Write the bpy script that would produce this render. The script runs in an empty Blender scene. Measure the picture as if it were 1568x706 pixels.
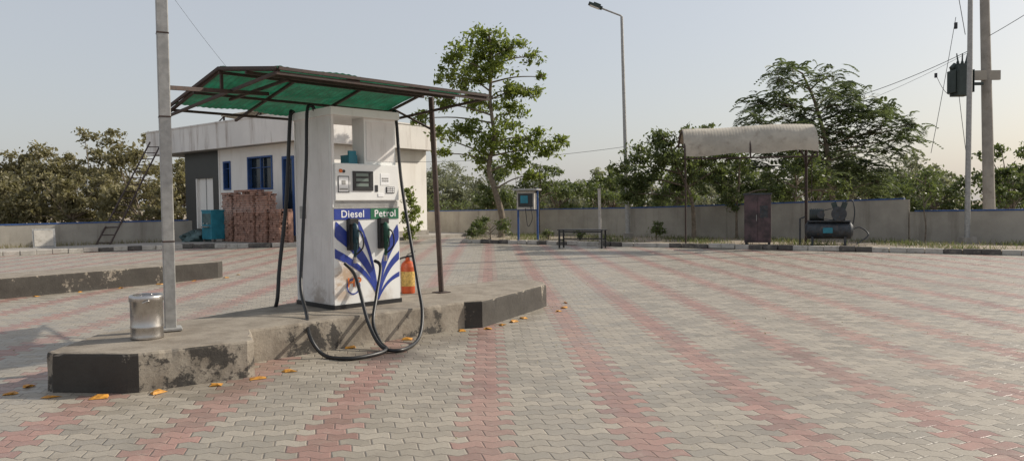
import bpy, math, random
import numpy as np
from mathutils import Vector, Matrix
random.seed(7); rng=np.random.default_rng(7)
S=bpy.context.scene
COL=S.collection
# ------------------------------------------------------------------ materials
def math_(nt,op,a,b=None,c=None,clamp=False):
    n=nt.nodes.new('ShaderNodeMath'); n.operation=op; n.use_clamp=clamp
    for i,x in enumerate((a,b,c)):
        if x is None: continue
        if isinstance(x,(int,float)): n.inputs[i].default_value=x
        else: nt.links.new(x,n.inputs[i])
    return n.outputs[0]
def mixc(nt,f,a,b,mode='MIX'):
    n=nt.nodes.new('ShaderNodeMix'); n.data_type='RGBA'; n.blend_type=mode
    if isinstance(f,(int,float)): n.inputs[0].default_value=f
    else: nt.links.new(f,n.inputs[0])
    for i,x in ((6,a),(7,b)):
        if isinstance(x,(tuple,list)): n.inputs[i].default_value=(x[0],x[1],x[2],1)
        else: nt.links.new(x,n.inputs[i])
    return n.outputs[2]
def noise(nt,vec,scale,detail=4,rough=.55):
    n=nt.nodes.new('ShaderNodeTexNoise'); n.inputs['Scale'].default_value=scale
    n.inputs['Detail'].default_value=detail; n.inputs['Roughness'].default_value=rough
    nt.links.new(vec,n.inputs['Vector']); return n.outputs['Fac']
def ramp(nt,f,a,b):
    n=nt.nodes.new('ShaderNodeMapRange'); n.inputs[1].default_value=a; n.inputs[2].default_value=b
    n.interpolation_type='SMOOTHSTEP'
    nt.links.new(f,n.inputs[0]); return n.outputs[0]
def scalev(nt,vec,s):
    n=nt.nodes.new('ShaderNodeMapping'); n.inputs['Scale'].default_value=s
    nt.links.new(vec,n.inputs['Vector']); return n.outputs[0]
def base(name):
    m=bpy.data.materials.new(name); m.use_nodes=True; nt=m.node_tree
    b=nt.nodes['Principled BSDF']; g=nt.nodes.new('ShaderNodeNewGeometry')
    return m,nt,b,g
def bump(nt,b,h,strength,dist):
    n=nt.nodes.new('ShaderNodeBump'); n.inputs['Strength'].default_value=strength; n.inputs['Distance'].default_value=dist
    nt.links.new(h,n.inputs['Height']); nt.links.new(n.outputs[0],b.inputs['Normal'])
def spot(nt,P,c,r,ns=6,amp=.5):
    vm=nt.nodes.new('ShaderNodeVectorMath'); vm.operation='DISTANCE'; nt.links.new(P,vm.inputs[0]); vm.inputs[1].default_value=c
    ds=math_(nt,'ADD',vm.outputs['Value'],math_(nt,'MULTIPLY_ADD',noise(nt,P,ns,6,.65),amp*2*r,-amp*r))
    return math_(nt,'SUBTRACT',1,ramp(nt,ds,.1*r,r))
def pm(name,c,rough=.6,metal=0,var=.25,scale=4,dirt=None,dirt_amt=.4,streak=False,bmp=0,bscale=40,alt=None,spots=()):
    m,nt,b,g=base(name); P=g.outputs['Position']
    n1=noise(nt,P,scale,6,.6)
    dark=tuple(x*(1-var) for x in c); lite=tuple(min(1,x*(1+var*.6)) for x in c)
    col=mixc(nt,ramp(nt,n1,.3,.7),dark,lite if alt is None else alt)
    if dirt is not None:
        v=scalev(nt,P,(1,1,.12)) if streak else P
        n2=noise(nt,v,scale*2.3,7,.68)
        col=mixc(nt,math_(nt,'MULTIPLY',ramp(nt,n2,.5,.72),dirt_amt),col,dirt)
    for (sc_,sr,scol,sa) in spots:
        col=mixc(nt,math_(nt,'MULTIPLY',spot(nt,P,sc_,sr,14,.9),sa),col,scol)
    nt.links.new(col,b.inputs['Base Color'])
    rr=math_(nt,'MULTIPLY_ADD',n1,.3,rough-.15,clamp=True); nt.links.new(rr,b.inputs['Roughness'])
    b.inputs['Metallic'].default_value=metal
    if bmp: bump(nt,b,noise(nt,P,bscale,6,.6),bmp,.01)
    return m
def leafmat(name,c1,c2,tr=.35):
    m=bpy.data.materials.new(name); m.use_nodes=True; nt=m.node_tree; nt.nodes.clear()
    g=nt.nodes.new('ShaderNodeNewGeometry'); o=nt.nodes.new('ShaderNodeOutputMaterial')
    n1=noise(nt,g.outputs['Position'],.5,3)
    f=math_(nt,'ADD',math_(nt,'MULTIPLY',g.outputs['Random Per Island'],.5),math_(nt,'MULTIPLY',ramp(nt,n1,.35,.65),.5))
    col=mixc(nt,f,c1,c2)
    d=nt.nodes.new('ShaderNodeBsdfPrincipled'); d.inputs['Roughness'].default_value=.5
    d.inputs['Specular IOR Level'].default_value=.35
    t=nt.nodes.new('ShaderNodeBsdfTranslucent')
    nt.links.new(col,d.inputs['Base Color'])
    tc=mixc(nt,.5,col,(c2[0]*1.5,c2[1]*1.55,c2[2]*.9)); nt.links.new(tc,t.inputs['Color'])
    mx=nt.nodes.new('ShaderNodeMixShader'); mx.inputs[0].default_value=tr
    nt.links.new(d.outputs[0],mx.inputs[1]); nt.links.new(t.outputs[0],mx.inputs[2]); nt.links.new(mx.outputs[0],o.inputs[0])
    return m
def paver():
    m,nt,b,g=base('zigzag_pavers')
    sp=nt.nodes.new('ShaderNodeSeparateXYZ'); nt.links.new(g.outputs['Position'],sp.inputs[0])
    X=math_(nt,'MULTIPLY_ADD',sp.outputs[1],.03,sp.outputs[0]); X=math_(nt,'ADD',X,.06+103.0)
    Y=math_(nt,'ADD',math_(nt,'MULTIPLY_ADD',sp.outputs[0],-.03,sp.outputs[1]),100.)
    L=.206; H=.118
    tri=math_(nt,'PINGPONG',math_(nt,'ADD',X,L*.25),L*.5)
    tri=math_(nt,'MULTIPLY_ADD',tri,.46,-.46*L*.25)
    Yz=math_(nt,'ADD',Y,tri)
    lw=nt.nodes.new('ShaderNodeTexNoise'); lw.inputs['Scale'].default_value=1.2; lw.inputs['Detail'].default_value=2
    nt.links.new(g.outputs['Position'],lw.inputs['Vector'])
    Yz=math_(nt,'ADD',Yz,math_(nt,'MULTIPLY_ADD',lw.outputs['Fac'],.05,-.025))
    ry=math_(nt,'DIVIDE',Yz,H); row=math_(nt,'FLOOR',ry); fy=math_(nt,'FRACT',ry)
    odd=math_(nt,'MODULO',row,2)
    sl=math_(nt,'MULTIPLY_ADD',fy,.12,-.06)
    cx=math_(nt,'ADD',math_(nt,'DIVIDE',X,L),math_(nt,'MULTIPLY_ADD',odd,.5,sl))
    col=math_(nt,'FLOOR',cx); fx=math_(nt,'FRACT',cx)
    ctr=math_(nt,'SUBTRACT',math_(nt,'ADD',col,.5),math_(nt,'MULTIPLY',odd,.5))
    ph=math_(nt,'FRACT',math_(nt,'ADD',math_(nt,'DIVIDE',ctr,5.0),.5+.02))
    dd=math_(nt,'ABSOLUTE',math_(nt,'SUBTRACT',ph,.5))
    red=math_(nt,'LESS_THAN',dd,.17)
    ex=math_(nt,'MULTIPLY',math_(nt,'MINIMUM',fx,math_(nt,'SUBTRACT',1,fx)),L)
    ey=math_(nt,'MULTIPLY',math_(nt,'MINIMUM',fy,math_(nt,'SUBTRACT',1,fy)),H)
    e=math_(nt,'MINIMUM',ex,ey)
    wob=noise(nt,g.outputs['Position'],30,3)
    e=math_(nt,'ADD',e,math_(nt,'MULTIPLY_ADD',wob,.010,-.005))
    joint=math_(nt,'SUBTRACT',1,ramp(nt,e,.000,.006))
    cv=nt.nodes.new('ShaderNodeCombineXYZ'); nt.links.new(col,cv.inputs[0]); nt.links.new(row,cv.inputs[1])
    wn=nt.nodes.new('ShaderNodeTexWhiteNoise'); wn.noise_dimensions='2D'; nt.links.new(cv.outputs[0],wn.inputs['Vector'])
    r1=wn.outputs['Value']; sc=nt.nodes.new('ShaderNodeSeparateColor'); nt.links.new(wn.outputs['Color'],sc.inputs[0])
    grey=mixc(nt,r1,(.245,.22,.178),(.335,.302,.248))
    redc=mixc(nt,r1,(.245,.13,.108),(.325,.182,.155))
    c=mixc(nt,red,grey,redc)
    P=g.outputs['Position']
    big=noise(nt,P,.35,5,.6); mid=noise(nt,P,2.2,6,.65); fine=noise(nt,P,60,4,.7); mott=noise(nt,P,9,5,.7)
    c=mixc(nt,math_(nt,'MULTIPLY_ADD',ramp(nt,big,.35,.7),.34,.08),c,(.34,.292,.232))
    c=mixc(nt,math_(nt,'MULTIPLY',ramp(nt,mid,.46,.75),.42),c,(.165,.143,.115))
    c=mixc(nt,math_(nt,'MULTIPLY',ramp(nt,mott,.5,.75),.38),c,(.40,.35,.28))
    c=mixc(nt,math_(nt,'MULTIPLY',ramp(nt,fine,.45,.75),.42),c,(.14,.12,.10))
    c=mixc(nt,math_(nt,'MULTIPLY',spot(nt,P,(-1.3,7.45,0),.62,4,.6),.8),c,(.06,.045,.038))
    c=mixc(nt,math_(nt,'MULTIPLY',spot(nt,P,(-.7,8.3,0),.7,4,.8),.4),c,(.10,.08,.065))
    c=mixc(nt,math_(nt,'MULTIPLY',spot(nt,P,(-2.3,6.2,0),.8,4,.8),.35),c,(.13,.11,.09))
    for s_ in((1.8,12,0,.9),(4.2,17,0,1.4),(-.2,15.5,0,1.0),(7.5,13.0,0,1.3),(2.6,7.2,0,.5),(-4.9,11.5,0,1.2)):
        c=mixc(nt,math_(nt,'MULTIPLY',spot(nt,P,s_[:3],s_[3],3,.9),.28),c,(.13,.11,.09))
    c=mixc(nt,math_(nt,'MULTIPLY',joint,math_(nt,'MULTIPLY_ADD',mott,.8,.35)),c,(.10,.082,.066))
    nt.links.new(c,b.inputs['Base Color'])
    rgh=math_(nt,'ADD',math_(nt,'MULTIPLY_ADD',sc.outputs[0],.34,.24),math_(nt,'MULTIPLY',mid,.18)); nt.links.new(rgh,b.inputs['Roughness'])
    b.inputs['Specular IOR Level'].default_value=.5
    h=math_(nt,'MULTIPLY',ramp(nt,e,.0,.010),.8)
    tilt=math_(nt,'ADD',math_(nt,'MULTIPLY',math_(nt,'SUBTRACT',sc.outputs[1],.5),fx),math_(nt,'MULTIPLY',math_(nt,'SUBTRACT',sc.outputs[2],.5),fy))
    h=math_(nt,'ADD',h,math_(nt,'MULTIPLY',tilt,2.2)); h=math_(nt,'ADD',h,math_(nt,'MULTIPLY',fine,.35))
    bump(nt,b,h,.75,.006)
    return m
def island_mat(name,amt):
    m,nt,b,g=base(name); P=g.outputs['Position']
    n1=noise(nt,P,3,7,.65); n2=noise(nt,P,7,8,.75); n3=noise(nt,P,45,4)
    c=mixc(nt,ramp(nt,n1,.35,.65),(.185,.155,.12),(.32,.28,.225))
    c=mixc(nt,math_(nt,'MULTIPLY',ramp(nt,n3,.5,.7),.3),c,(.12,.10,.08))
    sp=nt.nodes.new('ShaderNodeSeparateXYZ'); nt.links.new(P,sp.inputs[0])
    sn=nt.nodes.new('ShaderNodeSeparateXYZ'); nt.links.new(g.outputs['True Normal'],sn.inputs[0])
    side=math_(nt,'LESS_THAN',sn.outputs[2],.5)
    big=noise(nt,P,1.3,3)
    t=math_(nt,'ADD',math_(nt,'MULTIPLY',n2,.65),math_(nt,'MULTIPLY',big,.55))
    t=math_(nt,'ADD',t,math_(nt,'MULTIPLY_ADD',sp.outputs[2],-.15,.03))
    mask=math_(nt,'MULTIPLY',ramp(nt,t,amt,amt+.05),side)
    c=mixc(nt,math_(nt,'MULTIPLY',mask,.9),c,(.030,.027,.024))
    top=math_(nt,'SUBTRACT',1,side)
    c=mixc(nt,math_(nt,'MULTIPLY',top,math_(nt,'MULTIPLY_ADD',n1,.5,.0)),c,(.17,.145,.12))  # darkens upward faces: shadow over the island top put into the colour
    nt.links.new(c,b.inputs['Base Color']); b.inputs['Roughness'].default_value=.85
    bump(nt,b,math_(nt,'ADD',n2,math_(nt,'MULTIPLY',n3,.4)),.5,.014)
    return m
M={}
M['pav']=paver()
M['soil']=pm('dry_soil',(.30,.245,.185),.95,var=.3,scale=.8,dirt=(.13,.12,.07),dirt_amt=.5,bmp=.5,bscale=8)
M['isl']=island_mat('island_concrete',.605); M['islb']=island_mat('island_black_paint',.485)
M['white']=pm('dispenser_white',(.79,.79,.77),.35,var=.05,scale=3,dirt=(.45,.39,.32),dirt_amt=.22,streak=True,
   spots=[((-1.93,8.59,.72),.22,(.42,.24,.10),.75),((-1.98,8.54,.50),.16,(.38,.22,.10),.6),((-1.6,8.92,.40),.25,(.35,.24,.15),.4)])
M['side']=pm('dispenser_side',(.74,.71,.69),.4,var=.07,scale=4,dirt=(.40,.34,.29),dirt_amt=.4,streak=True,
   spots=[((-2.3,8.72,.40),.3,(.25,.19,.14),.6)])
M['black']=pm('black_plastic',(.018,.018,.02),.4,var=.2)
M['rubber']=pm('hose_rubber',(.015,.015,.016),.45,var=.3,scale=20)
M['blue']=pm('blue_print',(.02,.045,.28),.4,var=.15,dirt=(.2,.2,.3),dirt_amt=.2)
M['green']=pm('green_print',(.02,.15,.07),.4,var=.1)
M['ngreen']=pm('nozzle_green',(.01,.075,.045),.4,var=.3)
M['nteal']=pm('nozzle_teal',(.008,.045,.06),.4,var=.3)
M['text']=pm('white_text',(.82,.82,.82),.5,var=.02)
M['orange']=pm('orange_print',(.65,.16,.03),.5,var=.1)
M['lcd2']=pm('lcd_digits',(.16,.2,.18),.3,var=.1)
M['steel']=pm('brushed_steel',(.52,.505,.49),.3,metal=1,var=.15,scale=9,dirt=(.3,.27,.23),dirt_amt=.35)
M['galv']=pm('galvanised_steel',(.36,.355,.34),.5,metal=.3,var=.2,scale=12,dirt=(.22,.2,.17),dirt_amt=.35)
M['rust']=pm('rusty_frame',(.055,.036,.03),.75,var=.4,scale=14,dirt=(.11,.055,.038),dirt_amt=.5)
M['conc']=pm('concrete',(.32,.295,.26),.9,var=.2,scale=2,dirt=(.17,.15,.12),dirt_amt=.5,bmp=.4)
M['wall']=pm('plastered_wall',(.37,.34,.29),.9,var=.18,scale=.9,dirt=(.20,.175,.14),dirt_amt=.65,streak=True,bmp=.3)
M['bluecap']=pm('blue_paint',(.025,.08,.24),.6,var=.2,dirt=(.2,.19,.18),dirt_amt=.4)
M['bwhite']=pm('white_wall_paint',(.82,.79,.74),.8,var=.05,scale=.8,dirt=(.58,.53,.46),dirt_amt=.4,streak=True)
M['band']=pm('parapet_paint',(.74,.71,.67),.85,var=.08,scale=.7,dirt=(.32,.26,.22),dirt_amt=.9,streak=True)
M['tile']=pm('dark_tile',(.022,.024,.025),.4,var=.3)
M['glass']=pm('window_glass',(.02,.03,.04),.15,var=.3)
M['brick']=pm('brick_clay',(.34,.19,.14),.9,var=.4,scale=5,dirt=(.44,.33,.27),dirt_amt=.6,bmp=.4)
M['teal']=pm('teal_paint',(.02,.20,.27),.5,var=.2)
M['yellow']=pm('yellow_stud',(.55,.25,.03),.6,var=.4,scale=30,dirt=(.18,.12,.07),dirt_amt=.6)
M['red']=pm('extinguisher_paint',(.50,.085,.02),.4,var=.2)
M['label']=pm('extinguisher_label',(.55,.36,.10),.5,var=.4,scale=40)
M['bark']=pm('bark',(.19,.155,.115),.95,var=.35,scale=9,bmp=.6)
M['awn']=pm('awning_sheet',(.44,.40,.33),.8,var=.22,scale=1.5,dirt=(.22,.18,.14),dirt_amt=.7)
M['cab']=pm('cabinet_paint',(.04,.028,.033),.45,var=.6,scale=3,alt=(.11,.065,.07))
M['mach']=pm('machine_paint',(.035,.042,.05),.5,var=.5,scale=6,dirt=(.14,.09,.06),dirt_amt=.6)
M['kw']=pm('kerb_white',(.48,.45,.40),.85,var=.15,dirt=(.25,.22,.18),dirt_amt=.85,scale=3)
M['kb']=pm('kerb_black',(.11,.10,.09),.85,var=.3,dirt=(.28,.25,.2),dirt_amt=.8,scale=3)
M['trf']=pm('transformer_green',(.035,.05,.045),.6,var=.3)
M['tarp']=pm('tarp',(.08,.13,.13),.7,var=.5,scale=3)
M['lg']=leafmat('leaf_bright',(.075,.115,.025),(.225,.265,.06),.44)
M['lm']=leafmat('leaf_mid',(.048,.072,.028),(.14,.17,.062),.38)
M['lp']=leafmat('leaf_pinnate',(.055,.082,.042),(.145,.178,.088),.4)
M['ld']=leafmat('leaf_distant_hazed',(.14,.155,.105),(.25,.26,.175),.3)  # leaf colour lightened, atmospheric haze painted in for the far treeline
M['lo']=leafmat('leaf_olive',(.12,.112,.06),(.27,.24,.135),.3)  # olive-brown with distance haze mixed into the colour; grass and litter share it
def green_sheet():
    m=pm('green_roof_sheet',(.012,.11,.06),.55,var=.45,scale=3.5,dirt=(.03,.17,.11),dirt_amt=.8)
    nt=m.node_tree; b=nt.nodes['Principled BSDF']; o=nt.nodes['Material Output']
    t=nt.nodes.new('ShaderNodeBsdfTranslucent'); P=nt.nodes['Geometry'].outputs['Position']
    nt.links.new(mixc(nt,ramp(nt,noise(nt,P,5,6,.7),.4,.7),(.01,.14,.07),(.02,.28,.15)),t.inputs[0])
    mx=nt.nodes.new('ShaderNodeMixShader'); mx.inputs[0].default_value=.22
    nt.links.new(b.outputs[0],mx.inputs[1]); nt.links.new(t.outputs[0],mx.inputs[2]); nt.links.new(mx.outputs[0],o.inputs[0]); return m
M['sheet']=green_sheet()
# ------------------------------------------------------------------ mesh builder
class MB:
    def __init__(s): s.v=[];s.f=[];s.m=[];s.q=[];s.qm=[];s.sm=[]
    def add(s,vs,fs,mi=0,smooth=False):
        o=len(s.v); s.v+= [tuple(p) for p in vs]
        for f in fs: s.f.append([o+i for i in f]); s.m.append(mi); s.sm.append(smooth)
    def box(s,c,d,mi=0,rz=0,R=None):
        x,y,z=[k/2 for k in d]
        vs=[Vector((a*x,b*y,e*z)) for a in(-1,1) for b in(-1,1) for e in(-1,1)]
        if R is None: R=Matrix.Rotation(rz,3,'Z')
        vs=[R@p+Vector(c) for p in vs]
        s.add(vs,[(0,1,3,2),(4,6,7,5),(0,4,5,1),(2,3,7,6),(0,2,6,4),(1,5,7,3)],mi)
    def bx(s,x0,x1,y0,y1,z0,z1,mi=0): s.box(((x0+x1)/2,(y0+y1)/2,(z0+z1)/2),(x1-x0,y1-y0,z1-z0),mi)
    def tube(s,pts,r,mi=0,n=8,r1=None,cap=True):
        pts=[Vector(p) for p in pts]; k=len(pts)
        up=None; vs=[]
        for i,p in enumerate(pts):
            t=(pts[min(i+1,k-1)]-pts[max(i-1,0)]).normalized()
            if up is None:
                up=t.orthogonal().normalized()
            up=(up-t*up.dot(t)).normalized(); sd=t.cross(up)
            if isinstance(r,(list,tuple)): rr=r[i]
            else: rr=r if r1 is None else r+(r1-r)*i/(k-1)
            for j in range(n):
                a=2*math.pi*j/n; vs.append(p+(up*math.cos(a)+sd*math.sin(a))*rr)
        fs=[]
        for i in range(k-1):
            for j in range(n): fs.append((i*n+j,i*n+(j+1)%n,(i+1)*n+(j+1)%n,(i+1)*n+j))
        s.add(vs,fs,mi,True)
        if cap:
            s.add(vs[:n],[tuple(range(n))[::-1]],mi); s.add(vs[-n:],[tuple(range(n))],mi)
    def beam(s,p0,p1,w,h,mi=0):
        p0=Vector(p0);p1=Vector(p1);d=p1-p0; q=d.to_track_quat('X','Z').to_matrix()
        s.box((p0+p1)/2,(d.length,w,h),mi,R=q)
    def prism(s,poly,z0,z1,mi=0):
        n=len(poly)
        vs=[(x,y,z0) for x,y in poly]+[(x,y,z1) for x,y in poly]
        s.add(vs,[tuple(range(n,2*n)),tuple(range(n))[::-1]]+[(i,(i+1)%n,n+(i+1)%n,n+i) for i in range(n)],mi)
    def quads(s,arr,mi): s.q.append(arr); s.qm.append(mi)
    def build(s,name,mats,loc=(0,0,0),rz=0,parent=None,bevel=0):
        me=bpy.data.meshes.new(name)
        q={}
        for arr,k in zip(s.q,s.qm): q.setdefault(k,[]).append(arr.reshape(-1,3))
        s.q=[np.concatenate(v) for v in q.values()]; s.qm=list(q.keys())
        nv=len(s.v); V=np.array(s.v,dtype=np.float32).reshape(-1,3)
        li=[i for f in s.f for i in f]; tot=[len(f) for f in s.f]
        li=np.array(li,dtype=np.int32); tot=np.array(tot,dtype=np.int32); mi=np.array(s.m,dtype=np.int32); sm=np.array(s.sm,dtype=bool)
        for a,k in zip(s.q,s.qm):
            a=a.astype(np.float32); n=len(a); li=np.concatenate([li,np.arange(nv,nv+n,dtype=np.int32)])
            V=np.concatenate([V,a]); nv+=n; tot=np.concatenate([tot,np.full(n//4,4,np.int32)]); mi=np.concatenate([mi,np.full(n//4,k,np.int32)]); sm=np.concatenate([sm,np.zeros(n//4,bool)])
        me.vertices.add(len(V)); me.vertices.foreach_set('co',V.ravel())
        me.loops.add(len(li)); me.loops.foreach_set('vertex_index',li)
        me.polygons.add(len(tot)); st=np.concatenate([[0],np.cumsum(tot)[:-1]]).astype(np.int32)
        me.polygons.foreach_set('loop_start',st); me.polygons.foreach_set('loop_total',tot)
        me.polygons.foreach_set('material_index',mi); me.polygons.foreach_set('use_smooth',sm)
        me.update(calc_edges=True); me.validate()
        for k in mats: me.materials.append(M[k])
        ob=bpy.data.objects.new(name,me); COL.objects.link(ob)
        ob.location=loc; ob.rotation_euler=(0,0,rz)
        if parent: ob.parent=parent
        if bevel:
            b=ob.modifiers.new('bev','BEVEL'); b.width=bevel; b.segments=2; b.limit_method='ANGLE'; b.angle_limit=.6
        return ob
def empty(name,loc,rz=0):
    e=bpy.data.objects.new(name,None); COL.objects.link(e); e.location=loc; e.rotation_euler=(0,0,rz); e.empty_display_size=.2; return e
def smooth_path(pts,n=8):
    P=[Vector(p) for p in pts]; out=[]
    for i in range(len(P)-1):
        p0=P[max(i-1,0)];p1=P[i];p2=P[i+1];p3=P[min(i+2,len(P)-1)]
        for k in range(n):
            t=k/n; out.append(.5*((2*p1)+(p2-p0)*t+(2*p0-5*p1+4*p2-p3)*t*t+(3*p1-p0-3*p2+p3)*t**3))
    out.append(P[-1]); return out
# ------------------------------------------------------------------ ground
b=MB(); b.add([(-700,-100,-.03),(700,-100,-.03),(700,1200,-.03),(-700,1200,-.03)],[(0,1,2,3)]); b.build('ground',['soil'])
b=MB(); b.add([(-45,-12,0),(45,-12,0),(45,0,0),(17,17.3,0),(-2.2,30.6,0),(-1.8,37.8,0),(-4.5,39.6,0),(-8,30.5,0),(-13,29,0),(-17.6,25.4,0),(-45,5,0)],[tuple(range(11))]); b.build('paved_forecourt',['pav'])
def strip(name,poly,z,mi):
    b=MB(); b.prism(poly,-.02,z); return b.build(name,[mi])
strip('planting_strip_soil',[(17.1,17.5),(30,8.6),(34,9),(17.5,22.9),(-3.2,40.2),(-1.75,37.6),(-2,30.75)],.10,'soil')
strip('office_apron_pavement',[(-45,5.2),(-17.6,25.55),(-13,29.15),(-9.4,28.9),(-8.0,29.9),(-1.9,37.6),(-6,43),(-30,43),(-45,20)],.14,'conc')
def kerb(name,line,h=.15,w=.16,seg=.45):
    b=MB(); k=0
    for (x0,y0),(x1,y1) in zip(line[:-1],line[1:]):
        L=math.hypot(x1-x0,y1-y0); n=max(1,int(L/seg)); a=math.atan2(y1-y0,x1-x0)
        for i in range(n):
            t=(i+.5)/n; dz=random.uniform(-.015,.015)
            b.box((x0+(x1-x0)*t+random.uniform(-.015,.015),y0+(y1-y0)*t+random.uniform(-.015,.015),h/2+dz),(L/n-.012,w,h),(k//3)%2 if random.random()>.2 else 0,rz=a+random.uniform(-.02,.02)); k+=1
    return b.build(name,['kw','kb'],bevel=.015)
kerb('painted_kerb',[(30,8.4),(17,17.4),(-2,30.6),(-1.75,37.6)])
kerb('painted_kerb',[(-45,5.1),(-17.6,25.45),(-13,29.05),(-9.4,28.8),(-8.0,29.7)],h=.17)
# ------------------------------------------------------------------ islands
def island(name,poly,h,heavy):
    b=MB(); pts=[];mi=[]
    n=len(poly)
    for i in range(n):
        p=Vector(poly[i]);q=Vector(poly[(i+1)%n]); k=max(1,int((q-p).length/.05))
        for j in range(k): pts.append(p+(q-p)*j/k); mi.append(1 if i in heavy else 0)
    N=len(pts)
    rows=[(0,0.008),(.05,0.0),(.10,0.0),(.15,.0),(.20,0.0),(.26,.0),(h-.025,0.002),(h-.007,.009),(h,.024)]
    vs=[]
    for zi,(z,ins) in enumerate(rows):
        for i,p in enumerate(pts):
            t=(pts[(i+1)%N]-pts[i-1]).normalized(); nrm=Vector((-t.y,t.x))
            j=.002*math.sin(i*.37+zi*.5)+random.uniform(-.0015,.0015)
            chip=max(0,math.sin(i*.53)*math.sin(i*.171+1.3)-.75)*.10
            if zi>4: j+=chip*(zi-4)/4
            q=p+nrm*((ins if zi else -.005)+j)
            vs.append((q.x,q.y,z+((random.uniform(-.0015,.0015)-chip*.25) if zi>=6 else -.02*(zi==0))))
    for r in range(len(rows)-1):
        for i in range(N):
            b.f.append([r*N+i,r*N+(i+1)%N,(r+1)*N+(i+1)%N,(r+1)*N+i]); b.m.append(mi[i]); b.sm.append(False)
    b.v=vs; b.f.append([ (len(rows)-1)*N+i for i in range(N)]); b.m.append(0); b.sm.append(False)
    return b.build(name,['isl','islb'])
HI=.33
island('pump_island',[(-3.92,6.16),(-3.84,6.10),(-3.18,6.03),(-3.10,6.06),(-2.38,6.56),(-2.34,6.62),(-2.56,7.17),(-.60,9.06),(-.38,9.10),(.42,10.78),(.50,11.0),(.48,11.3),(.30,11.62),(0,11.8),(-1.2,10.72),(-2.8,9.12),(-3.98,7.05)],HI,[1,2,7,8])
island('pump_island',[(-13.6,6.2),(-12.6,5.4),(-8.9,12.75),(-6.48,16.2),(-6.5,16.5),(-7.3,17.05),(-9.9,13.4)],.36,[0,1,2,3])
def studs(name,pts):
    b=MB()
    for x,y,a in pts:
        a+=random.uniform(-.8,.8); R=Matrix.Rotation(a,3,'Z'); w,l,h=.052,.038,.018
        vs=[(-w,-l,0),(w,-l,0),(w,l,0),(-w,l,0),(-w*.55,-l*.45,h),(w*.55,-l*.45,h),(w*.55,l*.45,h),(-w*.55,l*.45,h)]
        sc=random.uniform(.8,1.1)
        b.add([R@(Vector(p)*sc)+Vector((x+random.uniform(-.03,.03),y+random.uniform(-.03,.03),.004)) for p in vs],[(4,5,6,7),(0,1,5,4),(1,2,6,5),(2,3,7,6),(3,0,4,7)])
    b.build(name,['yellow'],bevel=.004)
L=[(-3.75,5.93,.1),(-3.33,5.90,.1),(-2.93,6.02,.6),(-2.55,6.25,.6),(-2.27,6.50,.6),(-2.07,6.75,.7),(-4.15,6.05,.9),(-4.18,6.3,1),
   (-1.75,7.85,.7),(-1.2,8.35,.7),(-.62,8.85,.7),(-.3,9.0,.7),(.0,9.5,.9),(.15,9.8,.9),(.65,10.4,.9),(.75,10.75,.9),(.8,11.3,1),(-.15,9.25,.7)]
studs('road_studs',L)
studs('road_studs',[(-8.6+2.3*t*1.0,12.9+3.3*t,.9) for t in np.linspace(-.9,1.0,11)]+[(-6.3,16.9,.2)])
# ------------------------------------------------------------------ fuel dispenser
P1=(-2.05,8.47,HI); A45=math.radians(45)
fd=empty('fuel_dispenser',P1,A45)
b=MB(); W=.925; D=.85
b.bx(-.015,W+.015,-.015,D+.015,.0,.05,2)
b.bx(0,W,0,D,.05,1.69,0)
b.bx(-.004,0,-.0,D,.055,2.24,1)
b.bx(0,.03,0,D,1.69,2.24,1); b.bx(W-.03,W,0.3,D,1.69,2.24,0)
b.bx(.47,W,.05,.30,1.69,2.24,0)
b.bx(.50,W-.035,.044,.05,1.73,2.20,1)
b.bx(-.02,W+.01,-.03,D+.02,2.24,2.33,0)
b.bx(-.006,-.004,.12,.66,.1,1.5,1)
b.bx(-.018,-.006,.60,.73,1.05,1.2,3)
b.bx(-.010,-.004,.02,.035,.06,2.2,0); b.bx(-.010,-.004,D-.035,D-.02,.06,2.2,0)
b.bx(-.0,W,-.010,-.0,1.165,1.18,3)
for i in range(7): b.bx(.02,W-.02,-.006,0,1.185+i*.0095,1.185+i*.0095+.005,3)
b.bx(.30,.42,.12,.3,1.69,1.80,4); b.bx(.31,.41,.13,.16,1.80,1.85,4)
b.build('cabinet',['white','side','black','galv','teal'],parent=fd,bevel=.008)
b=MB()
b.bx(.02,W-.02,-.03,-.003,1.26,1.68,0)
b.bx(.25,.53,-.042,-.03,1.37,1.60,1)
for i in range(3): b.bx(.29,.46,-.045,-.042,1.54-i*.06,1.575-i*.06,2)
b.bx(.48,.51,-.045,-.042,1.42,1.57,4)
b.bx(.05,.20,-.034,-.03,1.35,1.54,1); b.bx(.06,.19,-.037,-.034,1.36,1.53,3)
b.bx(.10,.15,-.040,-.037,1.44,1.49,6); b.bx(.07,.18,-.040,-.037,1.38,1.40,6)
b.bx(.64,.77,-.034,-.03,1.44,1.58,3)
for i in range(4):
    for j in range(4):
        if (i*3+j*5)%3: b.bx(.66+i*.025,.678+i*.025,-.037,-.034,1.455+j*.028,1.474+j*.028,6)
b.bx(.56,.60,-.036,-.03,1.36,1.44,4)
b.bx(.72,.84,-.038,-.03,1.345,1.42,4)
for i in range(4):
    for j in range(3): b.bx(.73+i*.027,.75+i*.027,-.043,-.038,1.352+j*.022,1.368+j*.022,3)
b.bx(.60,.68,-.036,-.03,1.30,1.34,3)
b.tube([(.09,-.031,1.60),(.09,-.04,1.60)],.022,5,n=14); b.tube([(.13,-.031,1.595),(.13,-.04,1.595)],.018,4,n=14)
b.build('display_head',['white','black','lcd2','text','black','orange','galv'],parent=fd,bevel=.003)
b=MB()
b.bx(.01,.50,-.008,-.001,1.035,1.16,0); b.bx(.505,W-.01,-.008,-.001,1.035,1.16,1)
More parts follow.
